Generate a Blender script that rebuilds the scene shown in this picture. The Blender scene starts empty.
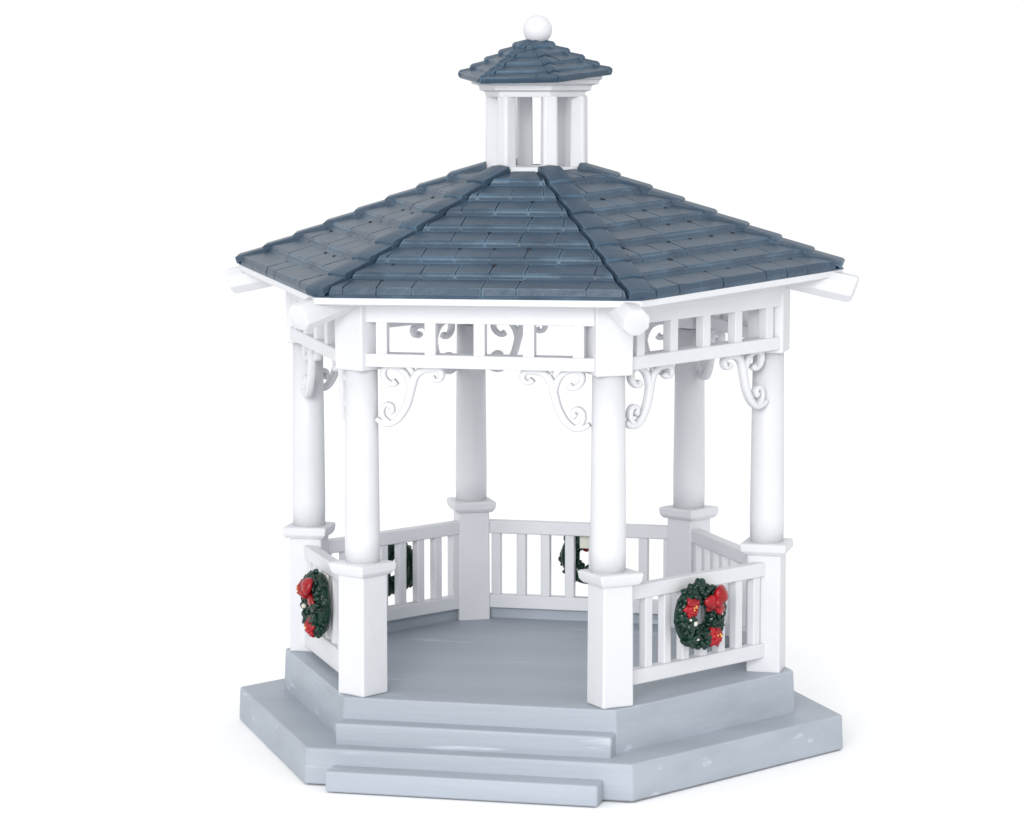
import bpy, bmesh, math, random
from mathutils import Vector, Matrix, noise

sc = bpy.context.scene
S = 0.07                       # one design unit (centre to post) is 7 cm: a tabletop miniature
R60 = math.radians(60)

# ------------------------------------------------------------------ camera
cam_d = bpy.data.cameras.new('camera')
cam = bpy.data.objects.new('camera', cam_d)
sc.collection.objects.link(cam)
sc.camera = cam
right = Vector((0.9713740474, 0.2375551726, 0.0)).normalized()
back = Vector((0.2362166232, -0.9659009064, 0.1060054054)).normalized()
up = back.cross(right).normalized()
right = up.cross(back).normalized()
M = Matrix((right, up, back)).transposed().to_4x4()
M.translation = Vector((2.978113, -12.579383, 2.762231)) * S
cam.matrix_world = M
cam_d.sensor_fit = 'HORIZONTAL'
cam_d.sensor_width = 36
cam_d.lens = 3095.84 / 1024 * 36
cam_d.clip_start = 0.01
cam_d.clip_end = 500

# ------------------------------------------------------------------ world and lamps
world = bpy.data.worlds.new('World')
sc.world = world
world.use_nodes = True
bgn = world.node_tree.nodes['Background']
bgn.inputs['Color'].default_value = (0.985, 0.99, 1.0, 1)
bgn.inputs['Strength'].default_value = 1.0
_n, _l = world.node_tree.nodes, world.node_tree.links
_tc = _n.new('ShaderNodeTexCoord')
_sx = _n.new('ShaderNodeSeparateXYZ')
_mr = _n.new('ShaderNodeMapRange')       # studio surround: a little brighter at the horizon than overhead
_mr.inputs['To Min'].default_value = 1.06
_mr.inputs['To Max'].default_value = 1.05
_l.new(_tc.outputs['Generated'], _sx.inputs[0])
_l.new(_sx.outputs['Z'], _mr.inputs['Value'])
_l.new(_mr.outputs[0], bgn.inputs['Strength'])


def area(name, loc, target, size, energy, col=(1, 1, 1)):
    l = bpy.data.lights.new(name, 'AREA')
    l.shape = 'SQUARE'
    l.size = size
    l.energy = energy
    l.color = col
    o = bpy.data.objects.new(name, l)
    sc.collection.objects.link(o)
    o.location = loc
    o.rotation_euler = (Vector(target) - Vector(loc)).to_track_quat('-Z', 'Y').to_euler()
    return o


area('key_softbox', (0.10, -2.55, 0.74), (0, 0, 0.10), 0.9, 40.0, (1.0, 0.99, 0.985))

sc.view_settings.view_transform = 'Standard'
sc.view_settings.look = 'None'
sc.view_settings.exposure = 0
sc.view_settings.gamma = 1
sc.render.engine = 'CYCLES'
sc.cycles.max_bounces = 10
sc.cycles.diffuse_bounces = 6

# ------------------------------------------------------------------ materials


def paint(name, base, rough=0.5, var=0.06, scale=60, bump=0.25, bscale=220, stretch=(1, 1, 1),
          worn=None, worn_amt=0.72, spec=0.4, edge=None, edge_amt=0.5):
    m = bpy.data.materials.new(name)
    m.use_nodes = True
    nt = m.node_tree
    n = nt.nodes
    L = nt.links
    p = n['Principled BSDF']
    p.inputs['Roughness'].default_value = rough
    p.inputs['Specular IOR Level'].default_value = spec
    tc = n.new('ShaderNodeTexCoord')
    mp = n.new('ShaderNodeMapping')
    mp.inputs['Scale'].default_value = stretch
    L.new(tc.outputs['Object'], mp.inputs['Vector'])
    nz = n.new('ShaderNodeTexNoise')
    nz.inputs['Scale'].default_value = scale
    nz.inputs['Detail'].default_value = 5
    L.new(mp.outputs[0], nz.inputs['Vector'])
    cr = n.new('ShaderNodeValToRGB')
    b = Vector(base)
    e = cr.color_ramp.elements
    e[0].position = 0.3
    e[1].position = 0.7
    e[0].color = (*(b * (1 - var)), 1)
    e[1].color = (*[min(1, x) for x in b * (1 + var)], 1)
    L.new(nz.outputs['Fac'], cr.inputs['Fac'])
    col = cr.outputs['Color']
    if worn:
        n2 = n.new('ShaderNodeTexNoise')
        n2.inputs['Scale'].default_value = 130
        n2.inputs['Detail'].default_value = 7
        L.new(mp.outputs[0], n2.inputs['Vector'])
        r2 = n.new('ShaderNodeMapRange')
        r2.inputs['From Min'].default_value = worn_amt
        r2.inputs['From Max'].default_value = worn_amt + 0.08
        r2.clamp = True
        L.new(n2.outputs['Fac'], r2.inputs['Value'])
        mx = n.new('ShaderNodeMix')
        mx.data_type = 'RGBA'
        mx.inputs[7].default_value = (*worn, 1)
        L.new(r2.outputs[0], mx.inputs[0])
        L.new(col, mx.inputs[6])
        col = mx.outputs[2]
    if edge:                     # paint rubbed thin on grey edges; light on shingle lips painted into roof edges
        bv = n.new('ShaderNodeBevel')
        bv.samples = 6
        bv.inputs['Radius'].default_value = 0.0007
        ge = n.new('ShaderNodeNewGeometry')
        dp = n.new('ShaderNodeVectorMath')
        dp.operation = 'DOT_PRODUCT'
        L.new(bv.outputs[0], dp.inputs[0])
        L.new(ge.outputs['Normal'], dp.inputs[1])
        mr = n.new('ShaderNodeMapRange')
        mr.inputs['From Min'].default_value = 0.995
        mr.inputs['From Max'].default_value = 0.90
        mr.inputs['To Max'].default_value = edge_amt
        L.new(dp.outputs['Value'], mr.inputs['Value'])
        n3 = n.new('ShaderNodeTexNoise')
        n3.inputs['Scale'].default_value = 90
        n3.inputs['Detail'].default_value = 4
        L.new(tc.outputs['Object'], n3.inputs['Vector'])
        r3 = n.new('ShaderNodeMapRange')
        r3.inputs['From Min'].default_value = 0.40
        r3.inputs['From Max'].default_value = 0.62
        L.new(n3.outputs['Fac'], r3.inputs['Value'])
        mu = n.new('ShaderNodeMath')
        mu.operation = 'MULTIPLY'
        L.new(mr.outputs[0], mu.inputs[0])
        L.new(r3.outputs[0], mu.inputs[1])
        mx = n.new('ShaderNodeMix')
        mx.data_type = 'RGBA'
        mx.inputs[7].default_value = (*edge, 1)
        L.new(mu.outputs[0], mx.inputs[0])
        L.new(col, mx.inputs[6])
        col = mx.outputs[2]
    L.new(col, p.inputs['Base Color'])
    nb = n.new('ShaderNodeTexNoise')
    nb.inputs['Scale'].default_value = bscale
    nb.inputs['Detail'].default_value = 4
    L.new(mp.outputs[0], nb.inputs['Vector'])
    bp = n.new('ShaderNodeBump')
    bp.inputs['Strength'].default_value = bump
    bp.inputs['Distance'].default_value = 0.0006
    L.new(nb.outputs['Fac'], bp.inputs['Height'])
    L.new(bp.outputs[0], p.inputs['Normal'])
    return m


M_white = paint('white_paint', (0.635, 0.645, 0.67), 0.45, 0.02, 50, 0.35, 160)
M_grey = paint('grey_blue_paint', (0.345, 0.385, 0.435), 0.5, 0.10, 45, 0.7, 110, (0.16, 0.8, 2.2),
               (0.50, 0.54, 0.60), 0.64, edge=(0.62, 0.65, 0.70), edge_amt=0.55)
M_roof = paint('slate_blue_paint', (0.038, 0.066, 0.101), 0.38, 0.10, 60, 0.6, 180,
               worn=(0.09, 0.14, 0.20), worn_amt=0.70, edge=(0.13, 0.22, 0.31), edge_amt=0.7, spec=0.32)  # paler edge colour paints in the light caught by the shingle lips
M_pit = paint('dark_pit', (0.010, 0.014, 0.022), 0.7)
M_green = paint('wreath_green', (0.0035, 0.026, 0.017), 0.25, 0.5, 240, 0.5, 400, spec=0.4)
M_red = paint('ribbon_red', (0.29, 0.004, 0.009), 0.28, 0.45, 200, 0.5, 300, spec=0.4)
M_gold = paint('gold_paint', (0.75, 0.42, 0.10), 0.35)
M_cream = paint('cream_paint', (0.66, 0.66, 0.58), 0.6)
M_floor = paint('white_tabletop', (0.97, 0.97, 0.97), 0.9, 0.0, 10, 0.0, spec=0.0)

# ------------------------------------------------------------------ helpers
random.seed(7)


def link(name, bm, mats, parent=None, bevel=0.0, seg=2, smooth=False, world_m=None):
    """all coordinates in design units; geometry is stored in the parent's space"""
    if world_m is not None:
        bm.transform(world_m)
    bmesh.ops.recalc_face_normals(bm, faces=bm.faces)
    bm.transform(Matrix.Scale(S, 4))
    me = bpy.data.meshes.new(name)
    bm.to_mesh(me)
    bm.free()
    for m in (mats if isinstance(mats, (list, tuple)) else [mats]):
        me.materials.append(m)
    o = bpy.data.objects.new(name, me)
    sc.collection.objects.link(o)
    if parent:
        o.parent = parent
    if smooth:
        for p in me.polygons:
            p.use_smooth = True
    if bevel:
        b = o.modifiers.new('bevel', 'BEVEL')
        b.width = bevel * S
        b.segments = seg
        b.limit_method = 'ANGLE'
        b.angle_limit = math.radians(32)
        for p in me.polygons:
            p.use_smooth = True
        b.harden_normals = True
    return o


def box(bm, x0, x1, y0, y1, z0, z1, mat=0, m=None):
    v = [bm.verts.new((x, y, z)) for z in (z0, z1) for y in (y0, y1) for x in (x0, x1)]
    if m is not None:
        for q in v:
            q.co = m @ q.co
    for f in ((0, 1, 3, 2), (4, 5, 7, 6), (0, 1, 5, 4), (2, 3, 7, 6), (0, 2, 6, 4), (1, 3, 7, 5)):
        fc = bm.faces.new([v[i] for i in f])
        fc.material_index = mat


def prism(bm, rings, mat=0, cap=True):
    """rings: list of lists of points, stacked"""
    vs = [[bm.verts.new(p) for p in r] for r in rings]
    n = len(vs[0])
    for a, b in zip(vs, vs[1:]):
        for i in range(n):
            f = bm.faces.new((a[i], a[(i + 1) % n], b[(i + 1) % n], b[i]))
            f.material_index = mat
    if cap:
        bm.faces.new(vs[0][::-1]).material_index = mat
        bm.faces.new(vs[-1]).material_index = mat


def hexpts(R, z, rot=0.0, n=6):
    return [Vector((R * math.cos(i * 2 * math.pi / n + rot), R * math.sin(i * 2 * math.pi / n + rot), z)) for i in range(n)]


def crom(pts, k=6):
    P = [Vector(p) for p in pts]
    P = [2 * P[0] - P[1]] + P + [2 * P[-1] - P[-2]]
    out = []
    for i in range(1, len(P) - 2):
        for j in range(k):
            t = j / k
            a, b, c, d = P[i - 1:i + 3]
            out.append(0.5 * ((2 * b) + (c - a) * t + (2 * a - 5 * b + 4 * c - d) * t * t + (3 * b - a - 3 * c + d) * t ** 3))
    out.append(P[-2])
    return out


def ribbon(bm, pts2, wfun, half_y, n=10, k=6):
    """tube of superelliptic section following a curve in the XZ plane"""
    C = crom(pts2, k)
    N = len(C)
    rings = []
    for i, c in enumerate(C):
        t = (C[min(i + 1, N - 1)] - C[max(i - 1, 0)]).normalized()
        nrm = Vector((-t.y, t.x))
        w = wfun(i / (N - 1))
        r = []
        for a in range(n):
            an = a * 2 * math.pi / n + math.pi / n
            cx, sy = math.cos(an), math.sin(an)
            cx = math.copysign(abs(cx) ** 0.6, cx)
            sy = math.copysign(abs(sy) ** 0.6, sy)
            q = c + nrm * w * cx
            r.append(Vector((q.x, half_y * sy, q.y)))
        rings.append(r)
    prism(bm, rings)


def side_matrix(i, apo):
    """frame of side i (between corner i and i+1): x along the side, -y outward"""
    ang = (i + 0.5) * R60
    n = Vector((math.cos(ang), math.sin(ang), 0))
    y = -n
    x = y.cross(Vector((0, 0, 1)))
    m = Matrix((x, y, Vector((0, 0, 1)))).transposed().to_4x4()
    m.translation = n * apo
    return m


def corner_matrix(i, R):
    ang = i * R60
    n = Vector((math.cos(ang), math.sin(ang), 0))
    y = -n
    x = y.cross(Vector((0, 0, 1)))
    m = Matrix((x, y, Vector((0, 0, 1)))).transposed().to_4x4()
    m.translation = n * R
    return m


# corner 0 is at the right (+x); front side is side 4 (corners 4-5, facing -y)
FRONT = 4

# ------------------------------------------------------------------ the surface it stands on
bm = bmesh.new()
prism(bm, [hexpts(900, -0.5, n=48), hexpts(900, -0.004, n=48)])
o = link('tabletop', bm, M_floor)
o['kind'] = 'structure'
o['label'] = 'plain white tabletop and backdrop under the gazebo'

# ------------------------------------------------------------------ the gazebo
gz = bpy.data.objects.new('gazebo', None)
sc.collection.objects.link(gz)
gz.empty_display_size = 0.02
gz['label'] = 'white miniature gazebo with slate blue shingle roof, cupola and grey stepped base'
gz['category'] = 'gazebo'

Z0, Z1, ZF = 0.0, 0.1454, 0.3212


def rough_edges(bm, amp, cuts=10):
    bmesh.ops.subdivide_edges(bm, edges=[e for e in bm.edges if e.calc_length() > 0.4], cuts=cuts, use_grid_fill=True)
    for v in bm.verts:
        nz = noise.noise_vector(v.co * 6.0)
        v.co += nz * amp


bm = bmesh.new()
prism(bm, [hexpts(1.318, Z0), hexpts(1.311, Z1)])
for v in bm.verts:
    v.co += noise.noise_vector(v.co * 3) * 0.006
base = link('platform_base', bm, M_grey, gz, 0.010, 3)
bm = bmesh.new()
prism(bm, [hexpts(1.114, Z1 - 0.02), hexpts(1.106, ZF)])
for v in bm.verts:
    v.co += noise.noise_vector(v.co * 3) * 0.004
    if v.co.y > 0.5 and v.co.z > 0.3:
        v.co.z += 0.014
link('platform_floor', bm, M_grey, gz, 0.008, 3)
bm = bmesh.new()
box(bm, -0.562, 0.553, -1.052, -0.93, Z1 - 0.01, 0.232)
link('step', bm, M_grey, gz, 0.010, 3)
bm = bmesh.new()
box(bm, -0.543, 0.542, -1.250, -1.10, 0.0, 0.083)
link('step', bm, M_grey, gz, 0.009, 3)

# --- posts: shaft with pedestal, cap and top block
PED_T, CAP_T, BLK_B, BLK_T = 0.808, 0.853, 1.626, 1.965


def lathe(bm, prof, n=28):
    prism(bm, [[Vector((r * math.cos(a * 2 * math.pi / n), r * math.sin(a * 2 * math.pi / n), z)) for a in range(n)] for r, z in prof])


def sq(h, z, j=0.0):
    return [Vector((sx * h + random.uniform(-j, j), sy * h + random.uniform(-j, j), z)) for sx, sy in ((-1, -1), (1, -1), (1, 1), (-1, 1))]


posts = []
# the cast parts do not sit perfectly level
LEAN = Matrix(((1, 0, 0, 0), (0, 1, 0, 0), (0, 0.012, 1, 0.0104), (0, 0, 0, 1)))
CROWN = Matrix(((1, 0, 0, 0), (0, 1, 0, 0), (0, 0.030, 1, 0.024), (0, 0, 0, 1)))
for i in range(6):
    m = LEAN @ corner_matrix(i, (0.988, 1, 1, 0.995, 1, 1)[i]) @ Matrix.Rotation(random.uniform(-0.06, 0.06), 4, 'Z')
    bm = bmesh.new()
    lathe(bm, [(0.069, CAP_T - 0.01), (0.0705, CAP_T + 0.10), (0.068, 1.25), (0.064, BLK_B + 0.02)])
    p = link('post', bm, M_white, gz, world_m=m, smooth=True)
    posts.append(p)
    bm = bmesh.new()
    m0 = m
    if i == 5:
        m = Matrix.Translation((0.011, 0, 0)) @ m @ Matrix.Rotation(0.20, 4, 'Z')
    kh = 0.068 if i == 5 else 0.072
    dz = 0.0104 + 0.012 * math.sin(i * R60)
    prism(bm, [sq(kh, ZF - 0.001 - dz, 0.002), sq(kh - 0.002, PED_T, 0.002)])
    link('pedestal', bm, M_white, p, 0.009, 3, world_m=m)
    bm = bmesh.new()
    prism(bm, [sq(0.080, PED_T - 0.006), sq(0.093, PED_T + 0.010, 0.002), sq(0.096, CAP_T - 0.006, 0.002), sq(0.088, CAP_T)])
    link('pedestal_cap', bm, M_white, p, 0.006, 2, world_m=m)
    m = m0
    bm = bmesh.new()
    prism(bm, [sq(0.076, BLK_B, 0.002), sq(0.078, BLK_T, 0.002)])
    link('top_block', bm, M_white, p, 0.008, 3, world_m=CROWN @ LEAN.inverted() @ m)

# --- railings on five sides
for i in range(6):
    if i == FRONT:
        continue
    m = side_matrix(i, 0.872)
    bm = bmesh.new()
    L = 0.440
    zb = 0.345 if i == 3 else 0.384
    box(bm, -L, L, -0.026, 0.026, 0.724, 0.783)
    box(bm, -L, L, -0.026, 0.026, zb, 0.445)
    r = link('railing', bm, M_white, gz, 0.006, 2, world_m=m)
    if i in (0, 1, 2):
        bm = bmesh.new()
        box(bm, -L, L, -0.022, -0.004, ZF - 0.03, 0.386)
        link('kerb_strip', bm, M_grey, r, 0.003, 2, world_m=m)
    for k in range(8):
        x = (k - 3.5) * 0.1123 - (0.013 if i == 1 else 0) + random.uniform(-0.003, 0.003)
        bm = bmesh.new()
        w = 0.0215
        box(bm, x - w, x + w, -0.019, 0.019, 0.442, 0.727)
        link('baluster', bm, M_white, r, 0.006, 2, world_m=m)

# --- friezes on all six sides with scroll brackets
def px(pts):
    return [(a / 246.0, -b / 246.0) for a, b in pts]


C1 = px([(-4, 53), (4, 57), (12, 56.5), (20, 50), (27, 38), (31, 24), (35, 11), (43, 4), (52, 2.5), (59, 3.5), (62, 8), (60, 13), (55, 14), (52, 11)])
C2 = px([(31, 26), (29.5, 17), (26, 9), (20, 3.5), (11, 1), (4.5, 4), (3.5, 10.5), (7, 16), (12.5, 18.5), (16.5, 16)])
C3 = px([(9, 56), (4, 52), (2, 47), (3, 41.5), (7, 38.5), (11.5, 40), (12, 44), (9.5, 46)])


def bracket(bm):
    ribbon(bm, C1, lambda t: 0.0100 + 0.0065 * math.sin(math.pi * min(1, t * 1.15)) ** 1.0 + (0.003 if t > 0.95 else 0), 0.017)
    ribbon(bm, C2, lambda t: 0.0135 + (0.003 if t > 0.92 else 0) - 0.002 * t, 0.0165)
    ribbon(bm, C3, lambda t: 0.0105 + (0.003 if t > 0.85 else 0), 0.016)
    ribbon(bm, px([(31, 24), (35, 10), (31, -1)]), lambda t: 0.004, 0.010, k=3)


for i in range(6):
    m = CROWN @ side_matrix(i, 0.922)
    bm = bmesh.new()
    L = 0.462
    box(bm, -L, L, -0.026, 0.026, 1.819, 1.965)
    box(bm, -L, L, -0.026, 0.050, 1.643, 1.696)
    box(bm, -L, L, -0.030, 0.024, 1.875, 1.968)
    f = link('frieze', bm, M_white, gz, 0.005, 2, world_m=m)
    for k in range(5):
        x = (k - 2) * 0.198
        bm = bmesh.new()
        box(bm, x - 0.023, x + 0.023, -0.021, 0.021, 1.690, 1.823)
        link('frieze_post', bm, M_white, f, 0.004, 2, world_m=m)
    for s in (1, -1):
        bm = bmesh.new()
        bracket(bm)
        mm = m @ Matrix.Translation((-s * 0.415, 0.030, 1.647)) @ Matrix.Diagonal((s, 1, 1, 1))
        link('scroll_bracket', bm, M_white, f, world_m=mm, smooth=True)

# --- roof, set slightly tilted forward as on the model
RZ = 1.987
TILT = Matrix(((1, 0, -0.003, 0.003 * RZ), (0, 1, -0.0535, 0.0535 * RZ), (0.003, 0.0535, 1, 0), (0, 0, 0, 1))) @ Matrix.Rotation(0.030, 4, 'Z')
RE, RT = 1.290, 0.215
RISE = 0.405

bm = bmesh.new()
prism(bm, [hexpts(1.272, RZ - 0.034), hexpts(1.288, RZ - 0.028), hexpts(1.288, RZ - 0.002), hexpts(RT - 0.02, RZ + RISE - 0.012)])
link('eave_board', bm, M_white, gz, 0.003, 2, world_m=TILT)

# round ended rafter tails under each corner
for i in range(6):
    m = TILT @ Matrix.Rotation(-0.030, 4, 'Z') @ corner_matrix(i, 1.0)
    bm = bmesh.new()
    pitch = math.radians(22)
    n = 8
    rings = []
    for s_, k in ((0.10, 0.9), (-0.27, 1.0), (-0.350, 1.0), (-0.364, 0.93), (-0.368, 0.82)):
        r = []
        for a in range(n):
            an = (a + 0.5) * 2 * math.pi / n
            x = 0.058 * k * math.cos(an)
            z = 0.057 * k * math.sin(an)
            r.append(Vector((x, s_ * math.cos(pitch) - z * math.sin(pitch) * -1 * -1, RZ - 0.012 + s_ * math.sin(pitch) * 0.50 + z)))
        rings.append(r)
    prism(bm, rings)
    link('rafter_tail', bm, M_white, gz, world_m=m, smooth=False, bevel=0.003)


def shingle_face(bm, A, B, C, D, ncourse, pitch, h0, h1, gap, rnd, thick0=None, pits=True, inset=0.0):
    """A,B eave corners (left,right seen from outside), D,C ring corners above them"""
    A, B, C, D = map(Vector, (A, B, C, D))
    nrm = (B - A).cross(D - A).normalized()
    if nrm.z < 0:
        nrm = -nrm
    xdir = (B - A).normalized()
    mid0, mid1 = (A + B) / 2, (C + D) / 2
    w0, w1 = (B - A).length / 2, (C - D).length / 2

    def P(t, u, h):
        w = w0 + (w1 - w0) * t
        w = max(w - inset, 0.001)
        u = max(-w, min(w, u))
        return mid0.lerp(mid1, t) + xdir * u + nrm * h
    if inset:                    # thin underlay showing in the seams beside the hip caps
        e = nrm * 0.003
        prism(bm, [[A - e, B - e, C - e, D - e], [A + e, B + e, C + e, D + e]])
    for k in range(ncourse):
        t0 = k / ncourse
        t1 = min(1.0, (k + 1.25) / ncourse)
        te = t0 - 0.10 / ncourse * (0 if k == 0 else 1)
        hh = h0 * (thick0 if (k == 0 and thick0) else 1)
        W0 = w0 + (w1 - w0) * t0
        # continuous bed of the course
        bed = [P(te, -W0, -0.004), P(te, W0, -0.004), P(te + 0.018, W0, hh - 0.0045), P(te + 0.018, -W0, hh - 0.0045)]
        bed2 = [P(t1, -W0, -0.004), P(t1, W0, -0.004), P(t1, W0, h1 - 0.004), P(t1, -W0, h1 - 0.004)]
        prism(bm, [bed, bed2])
        off = rnd.uniform(0.2, 0.8) * pitch if k % 2 else rnd.uniform(-0.2, 0.3) * pitch
        nn = int(2 * w0 / pitch) + 3
        for j in range(-nn // 2, nn // 2 + 2):
            u0 = j * pitch + off + gap / 2 + rnd.uniform(-0.004, 0.004)
            u1 = (j + 1) * pitch + off - gap / 2 + rnd.uniform(-0.004, 0.004)
            Wt = w0 + (w1 - w0) * t0
            if u1 < -Wt or u0 > Wt:
                continue
            dh = rnd.uniform(-0.001, 0.0015)
            ts = te + rnd.uniform(-0.0015, 0.0015)
            tb = t0 + 0.018
            r0 = [P(ts, u0, 0.0), P(ts, u1, 0.0), P(ts, u1, hh * 0.38 + dh), P(ts, u0, hh * 0.38 + dh)]
            rm = [P(tb, u0, 0.0), P(tb, u1, 0.0), P(tb, u1, hh + dh), P(tb, u0, hh + dh)]
            r1 = [P(t1, u0, 0.0), P(t1, u1, 0.0), P(t1, u1, h1 + dh * 0.3), P(t1, u0, h1 + dh * 0.3)]
            prism(bm, [r0, rm, r1])
            if pits and k < ncourse - 1 and rnd.random() < 0.4 and abs(u1 + gap / 2) < (w0 + (w1 - w0) * (t0 + 1 / ncourse)) - 0.06:
                tp = (k + 1) / ncourse - 0.22 / ncourse
                c = P(tp, u1 + gap / 2, (h0 * 0.45))
                s_ = 0.008 * rnd.uniform(0.6, 1.2)
                mx = Matrix((xdir, nrm.cross(xdir), nrm)).transposed().to_4x4()
                mx.translation = c
                box(bm, -s_, s_, -s_ * .8, s_ * .8, -0.006, 0.006, 1, mx)


def hip_cap(bm, A, D, nL, nR, n, w, h, rnd, thk=0.013, step=0.016):
    """overlapping bent caps along a hip from A (low) to D (high); nL,nR face normals"""
    A, D = Vector(A), Vector(D)
    ax = (D - A).normalized()
    upn = (nL + nR).normalized()
    dL = (ax.cross(nL)).normalized()
    dR = -(ax.cross(nR)).normalized()
    if (dL - dR).length < 0.1:
        dR = -dR
    Lh = (D - A).length
    for k in range(n):
        s0, s1 = k / n * Lh - (0.0 if k == 0 else 0.012), min(1.01, (k + 1.12) / n) * Lh
        hh = h
        ww = w * rnd.uniform(0.98, 1.02)
        jit = rnd.uniform(-0.0015, 0.0015)

        def sec(s, hv, wv):
            c = A + ax * s
            th = thk
            return [c + dL * wv + upn * (hv - 0.006) + dL * jit, c + upn * (hv + 0.010), c + dR * wv + upn * (hv - 0.006) + dL * jit,
                    c + dR * wv + upn * (hv - 0.006 - th), c + upn * (hv - th), c + dL * wv + upn * (hv - 0.006 - th)]
        prism(bm, [sec(s0, hh - 0.004, ww), sec(s0 + 0.012, hh, ww), sec(s1, hh - step, ww * 0.98)])


def build_roof(parent, RE, RT, z0, z1, n, pitch, h0, h1, gap, capw, caph, mat4, names, seed, capn=None, thick0=1.15, bev=0.0025, pits=True, inset=0.0, thk=0.013, step=0.016):
    rnd = random.Random(seed)
    E_, T_ = hexpts(RE, z0), hexpts(RT, z1)
    norms = []
    out = []
    for i in range(6):
        j = (i + 1) % 6
        nv = (E_[j] - E_[i]).cross(T_[i] - E_[i]).normalized()
        if nv.z < 0:
            nv = -nv
        norms.append(nv)
        bm = bmesh.new()
        shingle_face(bm, E_[i], E_[j], T_[j], T_[i], n, pitch, h0, h1, gap, rnd, thick0, pits, inset)
        out.append(link(names[0], bm, [M_roof, M_pit], parent, bev, 2, world_m=mat4))
    for i in range(6):
        bm = bmesh.new()
        a = E_[i] + Vector((0, 0, h0 * 0.9))
        b = T_[i] + Vector((0, 0, h0 * 0.9))
        hip_cap(bm, a, b, norms[i - 1], norms[i], capn or n, capw, caph, rnd, thk, step)
        out.append(link(names[1], bm, M_roof, parent, bev, 2, world_m=mat4))
    return out


build_roof(gz, RE, RT, RZ, RZ + RISE, 8, 0.137, 0.030, 0.006, 0.0055, 0.050, 0.004, TILT, ('roof_slope', 'hip_cap'), 5, inset=0.062, thk=0.028, step=0.013)

# --- cupola
zc = 2.392
bm = bmesh.new()
prism(bm, [hexpts(0.235, zc - 0.05), hexpts(0.228, zc), hexpts(0.222, zc + 0.012)])
prism(bm, [hexpts(0.212, 2.690), hexpts(0.216, 2.712), hexpts(0.238, 2.718), hexpts(0.243, 2.738), hexpts(0.272, 2.744),
           hexpts(0.276, 2.760), hexpts(0.286, 2.764), hexpts(0.288, 2.775)])
cup = link('cupola', bm, M_white, gz, 0.003, 2)
for i in range(6):
    m = Matrix.Translation((0.007, 0, 0)) @ corner_matrix(i, 0.180) @ Matrix.Rotation(random.uniform(-0.1, 0.1), 4, 'Z')
    bm = bmesh.new()
    prism(bm, [sq(0.033, zc - 0.01, 0.001), sq(0.031, 2.70, 0.001)])
    link('cupola_post', bm, M_white, cup, 0.014, 3, world_m=m)
CZ = 2.778
CT = Matrix(((1, 0, -0.02, 0.02 * CZ), (0, 1, -0.10, 0.10 * CZ), (0.02, 0.10, 1, 0), (0, 0, 0, 1)))
bm = bmesh.new()
prism(bm, [hexpts(0.315, CZ - 0.004), hexpts(0.318, CZ + 0.003), hexpts(0.03, CZ + 0.145)])
croof = link('cupola_roof', bm, M_roof, gz, world_m=CT)
build_roof(croof, 0.325, 0.016, CZ, CZ + 0.142, 5, 0.4, 0.016, 0.003, 0.003, 0.025, 0.003, CT, ('shingle_slope', 'hip_cap'), 9, 5, 1.4, 0.0018, False)
bm = bmesh.new()
bmesh.ops.create_uvsphere(bm, u_segments=32, v_segments=20, radius=0.0605)
bmesh.ops.translate(bm, verts=bm.verts, vec=(0.012, -0.004, 2.968))
link('finial', bm, M_white, gz, smooth=True)


# ------------------------------------------------------------------ wreaths hung on the railings
def blob(bm, c, r, rnd, sub=1, squash=1.0, mat=0):
    res = bmesh.ops.create_icosphere(bm, subdivisions=sub, radius=1.0)
    rot = Matrix.Rotation(rnd.uniform(0, 6.3), 3, Vector((rnd.random() - .5, rnd.random() - .5, rnd.random() - .5)).normalized())
    for v in res['verts']:
        q = v.co.copy()
        q = Vector((q.x, q.y, q.z * squash))
        q = rot @ q
        v.co = Vector(c) + q * r * rnd.uniform(0.88, 1.12)
    for f in {f for v in res['verts'] for f in v.link_faces}:
        f.material_index = mat


def loop_mesh(bm, c, ang, ln, wd, depth, rnd):
    """a puffed ribbon loop: teardrop in the XZ plane, leaning out to -y"""
    n, k = 14, 10
    d = Vector((math.cos(ang), 0, math.sin(ang)))
    s = Vector((-math.sin(ang), 0, math.cos(ang)))
    rings = []
    for i in range(n + 1):
        t = i / n
        w = wd * (math.sin(math.pi * min(1, t * 0.93 + 0.07)) ** 0.75) + 0.006
        ring = []
        for a in range(k):
            an = a * 2 * math.pi / k
            h = depth * (0.35 + 0.65 * math.sin(math.pi * min(1, t * 0.9 + 0.1)))
            q = Vector(c) + d * (t * ln) + s * w * math.cos(an) + Vector((0, -1, 0)) * (h * (0.55 + 0.55 * math.sin(an)))
            q += Vector((0, 0.010 * math.exp(-((math.cos(an)) / 0.25) ** 2) * (1 if math.sin(an) > 0 else 0), 0))
            ring.append(q)
        rings.append(ring)
    prism(bm, rings)


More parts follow.
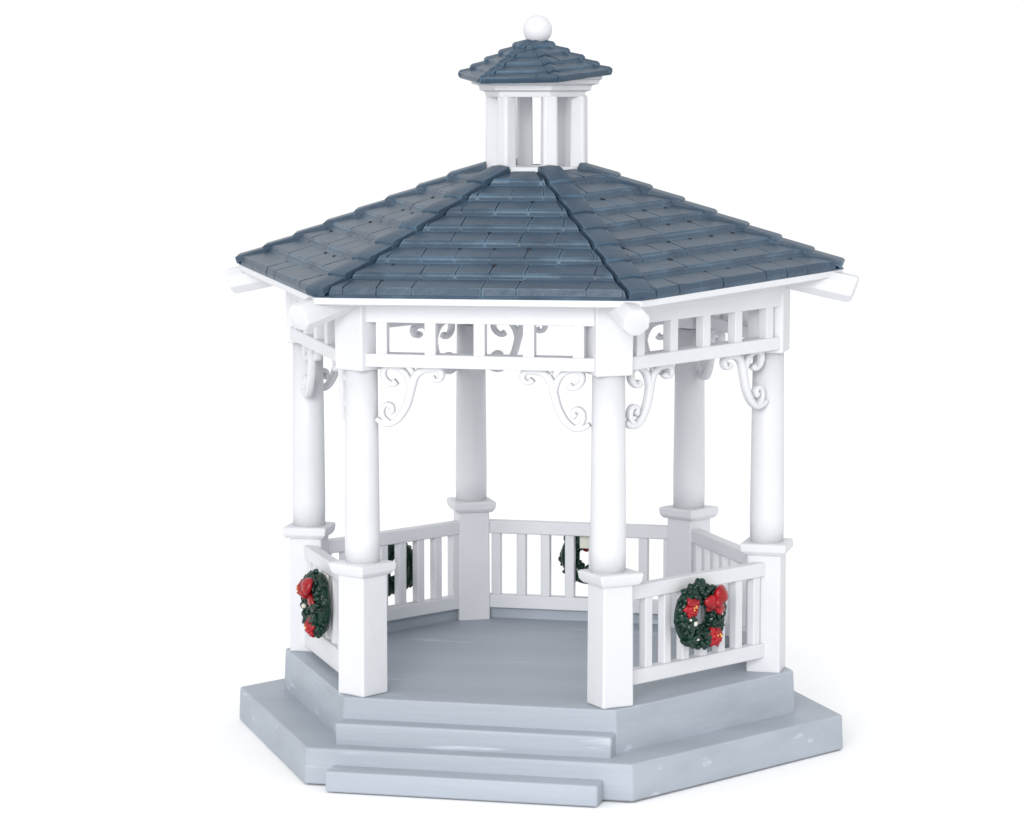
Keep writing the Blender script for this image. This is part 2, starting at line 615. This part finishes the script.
def poinsettia(bm, c, r, rnd):
    for layer, (nn, rr, dz) in enumerate(((6, r, 0.0), (5, r * 0.66, 0.010))):
        for k in range(nn):
            an = k * 2 * math.pi / nn + layer * 0.5 + rnd.uniform(-0.15, 0.15)
            d = Vector((math.cos(an), 0, math.sin(an)))
            s = Vector((-math.sin(an), 0, math.cos(an)))
            o_ = Vector((0, -1, 0))
            b = Vector(c) + o_ * dz
            p = [b, b + d * rr * .5 + s * rr * .40 + o_ * .004, b + d * rr + o_ * -.004, b + d * rr * .5 - s * rr * .40 + o_ * .004]
            q = [v - o_ * 0.009 for v in p]
            m_ = b + d * rr * .5 + o_ * 0.012
            V = [bm.verts.new(v) for v in p + q + [m_]]
            for a, e in ((0, 1), (1, 2), (2, 3), (3, 0)):
                bm.faces.new((V[a], V[e], V[8]))
                bm.faces.new((V[a], V[4 + a], V[4 + e], V[e]))
            bm.faces.new((V[7], V[6], V[5], V[4]))


def wreath(i, u, z, R, label, seed, spin=0.0):
    m = side_matrix(i, 0.872)
    rt = bpy.data.objects.new('christmas_wreath', None)
    rt.empty_display_size = 0.01
    sc.collection.objects.link(rt)
    loc = m @ Vector((u, -0.034, z - R))
    M4 = m.to_3x3().to_4x4()
    rt.matrix_world = Matrix.Translation(loc * S) @ M4
    rt['label'] = label
    rt['category'] = 'wreath'
    rt['group'] = 'wreaths hung on the gazebo railings'
    rnd = random.Random(seed)
    up_ = Matrix.Translation((0, 0, R))
    # foliage
    bm = bmesh.new()
    rc, rr = R * 0.63, R * 0.26
    N, K = 40, 14
    rings = []
    for a in range(N):
        A_ = a * 2 * math.pi / N
        ring = []
        for b in range(K):
            B_ = b * 2 * math.pi / K
            q = rc + rr * math.cos(B_)
            y = -0.030 - 0.036 * math.sin(B_)
            ring.append(Vector((q * math.cos(A_), min(y, 0.0), q * math.sin(A_))))
        rings.append([bm.verts.new(v) for v in ring])
    for a in range(N):
        for b in range(K):
            bm.faces.new((rings[a][b], rings[(a + 1) % N][b], rings[(a + 1) % N][(b + 1) % K], rings[a][(b + 1) % K]))
    for k in range(270):
        A_ = rnd.uniform(0, 2 * math.pi)
        B_ = rnd.uniform(-0.1, math.pi + 0.1)
        q = rc + rr * 1.0 * math.cos(B_)
        y = -0.030 - 0.040 * math.sin(B_)
        blob(bm, (q * math.cos(A_), y, q * math.sin(A_)), rnd.uniform(0.009, 0.019), rnd, 2, 0.6)
    fol = link('foliage', bm, M_green, rt, world_m=up_, smooth=True)
    # bow upper right
    sp = spin
    bc = (R * 0.30, -0.072, R * 0.36)
    bm = bmesh.new()
    loop_mesh(bm, bc, 0.90 + sp, R * 0.52, R * 0.22, 0.040, rnd)
    loop_mesh(bm, bc, 3.05 + sp, R * 0.42, R * 0.16, 0.030, rnd)
    loop_mesh(bm, (bc[0], bc[1] + 0.008, bc[2]), -0.72 + sp, R * 0.56, R * 0.14, 0.026, rnd)
    loop_mesh(bm, (bc[0], bc[1] + 0.008, bc[2]), -2.45 + sp, R * 0.34, R * 0.09, 0.020, rnd)
    blob(bm, (bc[0], bc[1] - 0.022, bc[2]), 0.024, rnd, 2)
    link('bow', bm, M_red, rt, world_m=up_, smooth=True)
    for (ax, az, r_) in ((-0.62, 0.30, 0.048), (0.36, -0.58, 0.050)):
        bm = bmesh.new()
        c = (R * ax, -0.078, R * az)
        poinsettia(bm, c, r_, rnd)
        for k in range(7):
            blob(bm, (c[0] + rnd.uniform(-.02, .02), c[1] - 0.006, c[2] + rnd.uniform(-.02, .02)), rnd.uniform(0.010, 0.015), rnd, 1, 0.6)
        fl = link('poinsettia', bm, M_red, rt, world_m=up_, smooth=True)
        bm = bmesh.new()
        for k in range(4):
            blob(bm, (c[0] + rnd.uniform(-.012, .012), c[1] - 0.018, c[2] + rnd.uniform(-.012, .012)), 0.0045, rnd, 1)
        link('flower_centre', bm, M_gold, fl, world_m=up_, smooth=True)
    bm = bmesh.new()
    for (ax, az, r_) in ((-0.48, -0.14, 0.011), (-0.58, -0.36, 0.007), (-0.66, -0.02, 0.006), (0.62, 0.0, 0.006), (-0.36, -0.58, 0.006)):
        blob(bm, (R * ax, -0.074, R * az), r_, rnd, 2)
    link('berries', bm, M_cream, rt, world_m=up_, smooth=True)
    bm = bmesh.new()
    box(bm, -0.030, 0.030, -0.001, 0.010, R * 0.30, R * 0.80)
    link('mounting_tab', bm, M_cream, rt, 0.002, 2, world_m=up_)
    return rt


wreath(5, -0.035, 0.627, 0.150, 'round green wreath with red bow seen face on, hung on the right front railing', 3)
wreath(3, 0.0, 0.605, 0.150, 'green wreath with red bow seen edge on, hung on the left front railing', 4, 0.0)
wreath(1, -0.026, 0.62, 0.142, 'dark back of a wreath seen through the rear railing beside the front right post', 5)
wreath(2, -0.09, 0.60, 0.135, 'dark back of a wreath seen through the left rear railing beside the front left post', 6)
